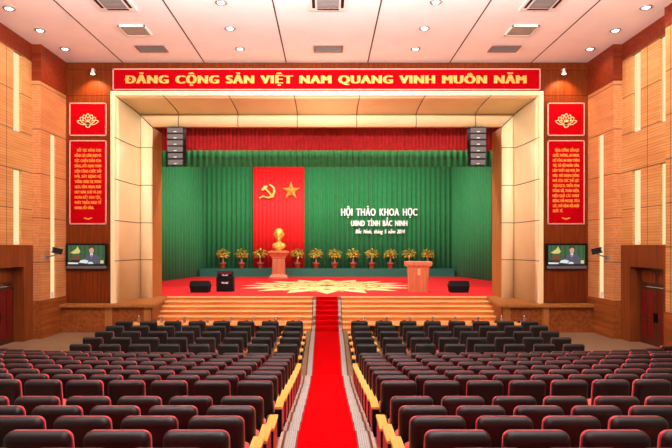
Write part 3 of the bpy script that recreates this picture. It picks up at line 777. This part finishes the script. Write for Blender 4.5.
def strip(pth, fa, fb, lift, name, mat, parent, th=.012):
    m = MB(); rg = []
    for i, (y, z_) in enumerate(pth):
        a, b = fa(y), fb(y)
        rg.append([(a, y, z_ + lift), (b, y, z_ + lift)])
    m.rings(rg, smooth=False, cap=False, closed=False)
    o = m.build(name, mat, parent); md = o.modifiers.new('t', 'SOLIDIFY'); md.thickness = th; md.offset = 1
    return o
for pth, nm, lb, w2 in ((path, 'aisle_runner', 'long red carpet runner with patterned borders down the central aisle', .15), (spath, 'stair_runner', 'red carpet runner with pale borders climbing the stage steps', .12)):
    t = thing(nm, lb, 'carpet', (0, 0, 0))
    strip(pth, lambda y: -chalf(y), chalf, .004, 'red_field', M['carpet'], t)
    for s in (-1, 1):
        strip(pth, lambda y: s * (chalf(y) + .02), lambda y: s * (chalf(y) + .02 + w2), .004, 'patterned_border', M['key'], t)
        strip(pth, lambda y: s * chalf(y), lambda y: s * (chalf(y) + .02), .004, 'inner_line', M['maroon'], t)
        strip(pth, lambda y: s * (chalf(y) + .03 + w2), lambda y: s * (chalf(y) + .065 + w2), .004, 'outer_line', M['maroon'], t)

# ------------------------------------------------------------------ seats
def slab(w, h, rt, rb, prof, z0=0, n=5):
    """rounded rectangle outline lofted along y; prof = [(inset, y)]"""
    rg = []
    for ins, y in prof:
        a = w / 2 - ins; top = z0 + h - ins; bot = z0 + ins; r1 = max(rt - ins, .008); r2 = max(rb - ins, .006); pts = []
        for (cx_, cz_, r, a0) in ((a - r1, top - r1, r1, 0), (-a + r1, top - r1, r1, 90), (-a + r2, bot + r2, r2, 180), (a - r2, bot + r2, r2, 270)):
            for k_ in range(n + 1):
                q_ = R(a0 + 90 * k_ / n); pts.append((cx_ + r * math.cos(q_), y, cz_ + r * math.sin(q_)))
        rg.append(pts)
    return rg
def make_seat(front, s, aisle):
    w = .64 if front else .565; ht = .945 if front else .885; gap = .911 / 2 if front else .3375
    t = thing('armchair' if front else 'auditorium_seat', '', 'seat', (0, 0, 0))
    z0 = .36
    rot = Matrix.Translation((0, .03, z0)) @ Matrix.Rotation(R(8), 4, 'X') @ Matrix.Translation((0, 0, -z0))
    hh = (ht - z0) / math.cos(R(8))
    m = MB(); m.rings(slab(w, hh - .012, .075, .05, [(.02, .115), (.004, .1), (0, .085), (0, .05)], z0), M4=rot)
    m.build('backrest', M['seatwine'] if front else M['seatred'], t)
    m = MB(); m.rings(slab(w - .006, hh, .075, .05, [(.004, .06), (0, .05), (.002, .022), (.008, -.004), (.018, -.022), (.034, -.036), (.06, -.045)], z0), M4=rot)
    m.build('back_shell', M['shellfront'] if front else M['shell'], t)
    m = MB(); sw = w * .9
    rg = [[(x, y, z_) for x, _, y in ()] for z_ in ()]
    m.rings([[(sx_ * (sw / 2 - i_), yy, z_) for sx_, yy in ((-1, .14 + i_), (1, .14 + i_), (1, .58 - i_), (-1, .58 - i_))] for i_, z_ in ((.03, .32), (0, .35), (0, .41), (.03, .44))], smooth=False)
    m.build('seat', M['seatred'], t)
    m = MB(); m.box(-.06, .06, .26, .36, -.03, .33); m.box(-.15, .15, .25, .37, -.03, .02); m.build('pedestal', M['black'], t)
    def arm(x, wd):
        m = MB(); m.box(x - .025, x + .025, .16, .5, .02, .45); m.box(x - .03, x + .03, .22, .4, -.03, .03); o = m.build('armrest', M['black'], t)
        m = MB(); m.box(x - wd / 2, x + wd / 2, .1, .54, .45, .485); m.build('wooden_cap', M['wood_cap'], o)
    if front:
        arm(s * gap, .11)
        if aisle: arm(-s * .375, .11)
    else:
        arm(s * gap, .05)
    return t
def out_of_frame(x, d, w): return abs(x) - w / 2 > (345 if x > 0 else 329) * d / F
protos = {}
SEATNO = lambda j: ORD[j + 1]
for front, rws in ((True, ARROWS), (False, BROWS), (False, CROWS)):
    block = 'front' if front else ('middle' if rws is BROWS else 'rear')
    for s in (-1, 1):
        for i, d0 in enumerate(rws):
            for j in range(8 if front else 18):
                x = s * (1.216 + .911 * j) if front else s * (1.12 + .675 * j)
                d = d0 + x * x * (max(0, .0236 - .0023 * i) if rws is BROWS else 0)
                if not front and out_of_frame(x, d, .62): break
                key = (front, s, front and j == 0)
                lb = ('dark armchair, %s from the aisle, %s row from stage, %s front block' if front else 'charcoal red-edged seat, %s from the aisle, %s row from stage, %s ' + block + ' block') % (SEATNO(j), ORD[i + 1], SIDE[s])
                g = '%s block seats on the %s' % (block, SIDE[s])
                loc = (x, d, fz(d + .3))
                if key not in protos:
                    p = make_seat(front, s, front and j == 0); p.location = loc; p['label'] = lb; p['group'] = g; protos[key] = p
                else: dup(protos[key], loc, lb, g)
# aisle end panels
pp = {}
for rws, block in ((BROWS, 'middle'), (CROWS, 'rear')):
    for s in (-1, 1):
        for i, d0 in enumerate(rws):
            lb = 'red aisle end panel with wooden cap, %s row from stage, %s %s block' % (ORD[i + 1], SIDE[s], block)
            loc = (s * .745, d0, fz(d0 + .1))
            if s not in pp:
                t = thing('aisle_end_panel', lb, 'panel', loc, 'aisle end panels'); pp[s] = t
                m = MB(); m.box(-.05, .05, -.1, .44, .1, .46); m.build('side_panel', M['panelred'], t)
                m = MB(); m.box(-.052, .052, -.115, -.1, .08, .46); m.build('back_plate', M['black'], t)
                m = MB(); m.box(-.06, .06, -.12, .47, .46, .495); m.build('wooden_cap', M['wood_cap'], t)
                m = MB(); m.box(-.03, .03, -.07, .0, -.03, .1); m.build('foot', M['black'], t)
                m = MB(); m.box(-.03, .03, .32, .39, -.06, .1); m.build('foot', M['black'], t)
            else: dup(pp[s], loc, lb, 'aisle end panels')

# ------------------------------------------------------------------ front tables with bottles and cups
for s in (-1, 1):
    x0, x1 = sorted((s * .95, s * 8.15))
    t = thing('conference_table', 'long wooden table in front of the first row of %s armchairs' % SIDE[s], 'table', ((x0 + x1) / 2, 21.35, .05), 'long front tables')
    L = (x1 - x0) / 2
    m = MB(); m.box(-L, L, -.38, .38, .66, .71); m.build('tabletop', M['wood_table'], t)
    m = MB(); m.box(-L + .1, L - .1, .24, .28, .12, .66); m.build('front_panel', M['wood_door'], t)
    for q_ in range(5):
        xx = -L + .1 + q_ * (2 * L - .25) / 4
        m = MB(); m.box(xx, xx + .05, -.3, .3, 0, .66); m.build('leg', M['wood_door'], t)
bt = ct = None
for s in (-1, 1):
    for j in range(8):
        xc = s * (1.216 + .911 * j) + (.26 if s > 0 else .1)
        seat = ORD[j + 1]
        lb = 'clear water bottle on %s front table before the %s armchair from aisle' % (SIDE[s], seat)
        loc = (xc, 21.5, .761)
        if bt is None:
            bt = thing('water_bottle', lb, 'bottle', loc, 'water bottles on the front tables')
            m = MB(); m.lathe([(.045, 0), (.055, .01), (.055, .14), (.045, .18), (.02, .225), (.02, .24)], 14); m.build('body', M['bottle'], bt)
            m = MB(); m.lathe([(.024, .24), (.024, .275), (.02, .28)], 12); m.build('cap', M['white'], bt)
        else: dup(bt, loc, lb)
        lb = 'small dark cup on %s front table before the %s armchair from aisle' % (SIDE[s], seat)
        loc = (xc - .24, 21.4, .761)
        if ct is None:
            ct = thing('cup', lb, 'cup', loc, 'cups on the front tables')
            m = MB(); m.lathe([(.05, 0), (.1, .012), (.1, .018), (.04, .02)], 16); m.build('saucer', M['cup'], ct)
            m = MB(); m.lathe([(.035, .02), (.055, .06), (.06, .1), (.052, .1), (.045, .06)], 16); m.build('bowl', M['cup'], ct)
        else: dup(ct, loc, lb)

# ------------------------------------------------------------------ lights
def area(loc, rot, sx, sy, e, col=(1, .92, .82), spread=180):
    li = bpy.data.lights.new('lamp', 'AREA'); li.shape = 'RECTANGLE'; li.size = sx; li.size_y = sy; li.energy = e; li.color = col; li.spread = R(spread)
    o = bpy.data.objects.new('lamp', li); C.objects.link(o); o.location = loc; o.rotation_euler = rot
    return o
def spot(loc, target, e, size, blend=.6, col=(1, .85, .65), soft=.1):
    li = bpy.data.lights.new('spot', 'SPOT'); li.energy = e; li.spot_size = R(size); li.spot_blend = blend; li.color = col; li.shadow_soft_size = soft
    o = bpy.data.objects.new('spot', li); C.objects.link(o); o.location = loc
    o.rotation_euler = (Vector(target) - Vector(loc)).to_track_quat('-Z', 'Y').to_euler()
# unseen ceiling lamps over the audience, tilted rows added to brighten the front wall
for x in (-8.5, 0, 8.5):
    area((x, 5.0, CZ - .05), (0, 0, 0), 1.0, 1.0, 150)
    area((x, 10.0, CZ - .05), (R(35), 0, 0), 1.0, 1.0, 170)
    area((x, 14.5, CZ - .05), (R(50), 0, 0), 1.0, 1.0, 330)
# unseen uplight added in mid-hall to brighten the ceiling
area((0, 10.5, 9.4), (R(148), 0, 0), 13, .6, 3900, (1, .97, .97))
# unseen stage battens, added above the valances to light the stage
area((0, 33.5, 11.5), (R(35), 0, 0), 18, .6, 1500, (1, .95, .86))
area((0, 41, 11.8), (R(25), 0, 0), 18, .6, 1300, (1, .95, .86))
area((0, 30.0, 11.4), (0, 0, 0), 16, .5, 1300, (1, .93, .82))
for s in (-1, 1):
    lx = -234.3 * 23.7 / F if s < 0 else 237 * 23.7 / F
    spot((lx, 23.35, 11.3), (lx, 24.0, 10.2), 230, 105, .6, (1, .6, .28), .04)
    spot((s * 7.5, 19.5, CZ - .1), (-s * 9.3, 25.5, 5.5), 2600, 42, .7, (1, .96, .86), .3)  # cross spot without a fixture, added to brighten the opposite column
    spot((s * 11.2, 15.5, 4.2), (-s * 3.5, 25.6, 10.2), 3600, 30, .8, (1, .84, .62), .3)  # out-of-view side spot, added to lift the soffit
w = bpy.data.worlds.new('world'); S.world = w; w.use_nodes = True
w.node_tree.nodes['Background'].inputs[0].default_value = (1, .9, .8, 1)
w.node_tree.nodes['Background'].inputs[1].default_value = .5

# ------------------------------------------------------------------ camera
cam = bpy.data.cameras.new('camera'); co = bpy.data.objects.new('camera', cam); C.objects.link(co)
co.location = (0, 0, H); co.rotation_euler = (PI / 2, 0, 0)
cam.sensor_width = 36; cam.lens = F / 672 * 36; cam.shift_x = 9 / 672; cam.shift_y = 23 / 672; cam.clip_end = 200
S.camera = co
S.view_settings.view_transform = 'Standard'; S.view_settings.look = 'None'; S.view_settings.gamma = 1; S.view_settings.exposure = 0
S.view_settings.use_curve_mapping = False
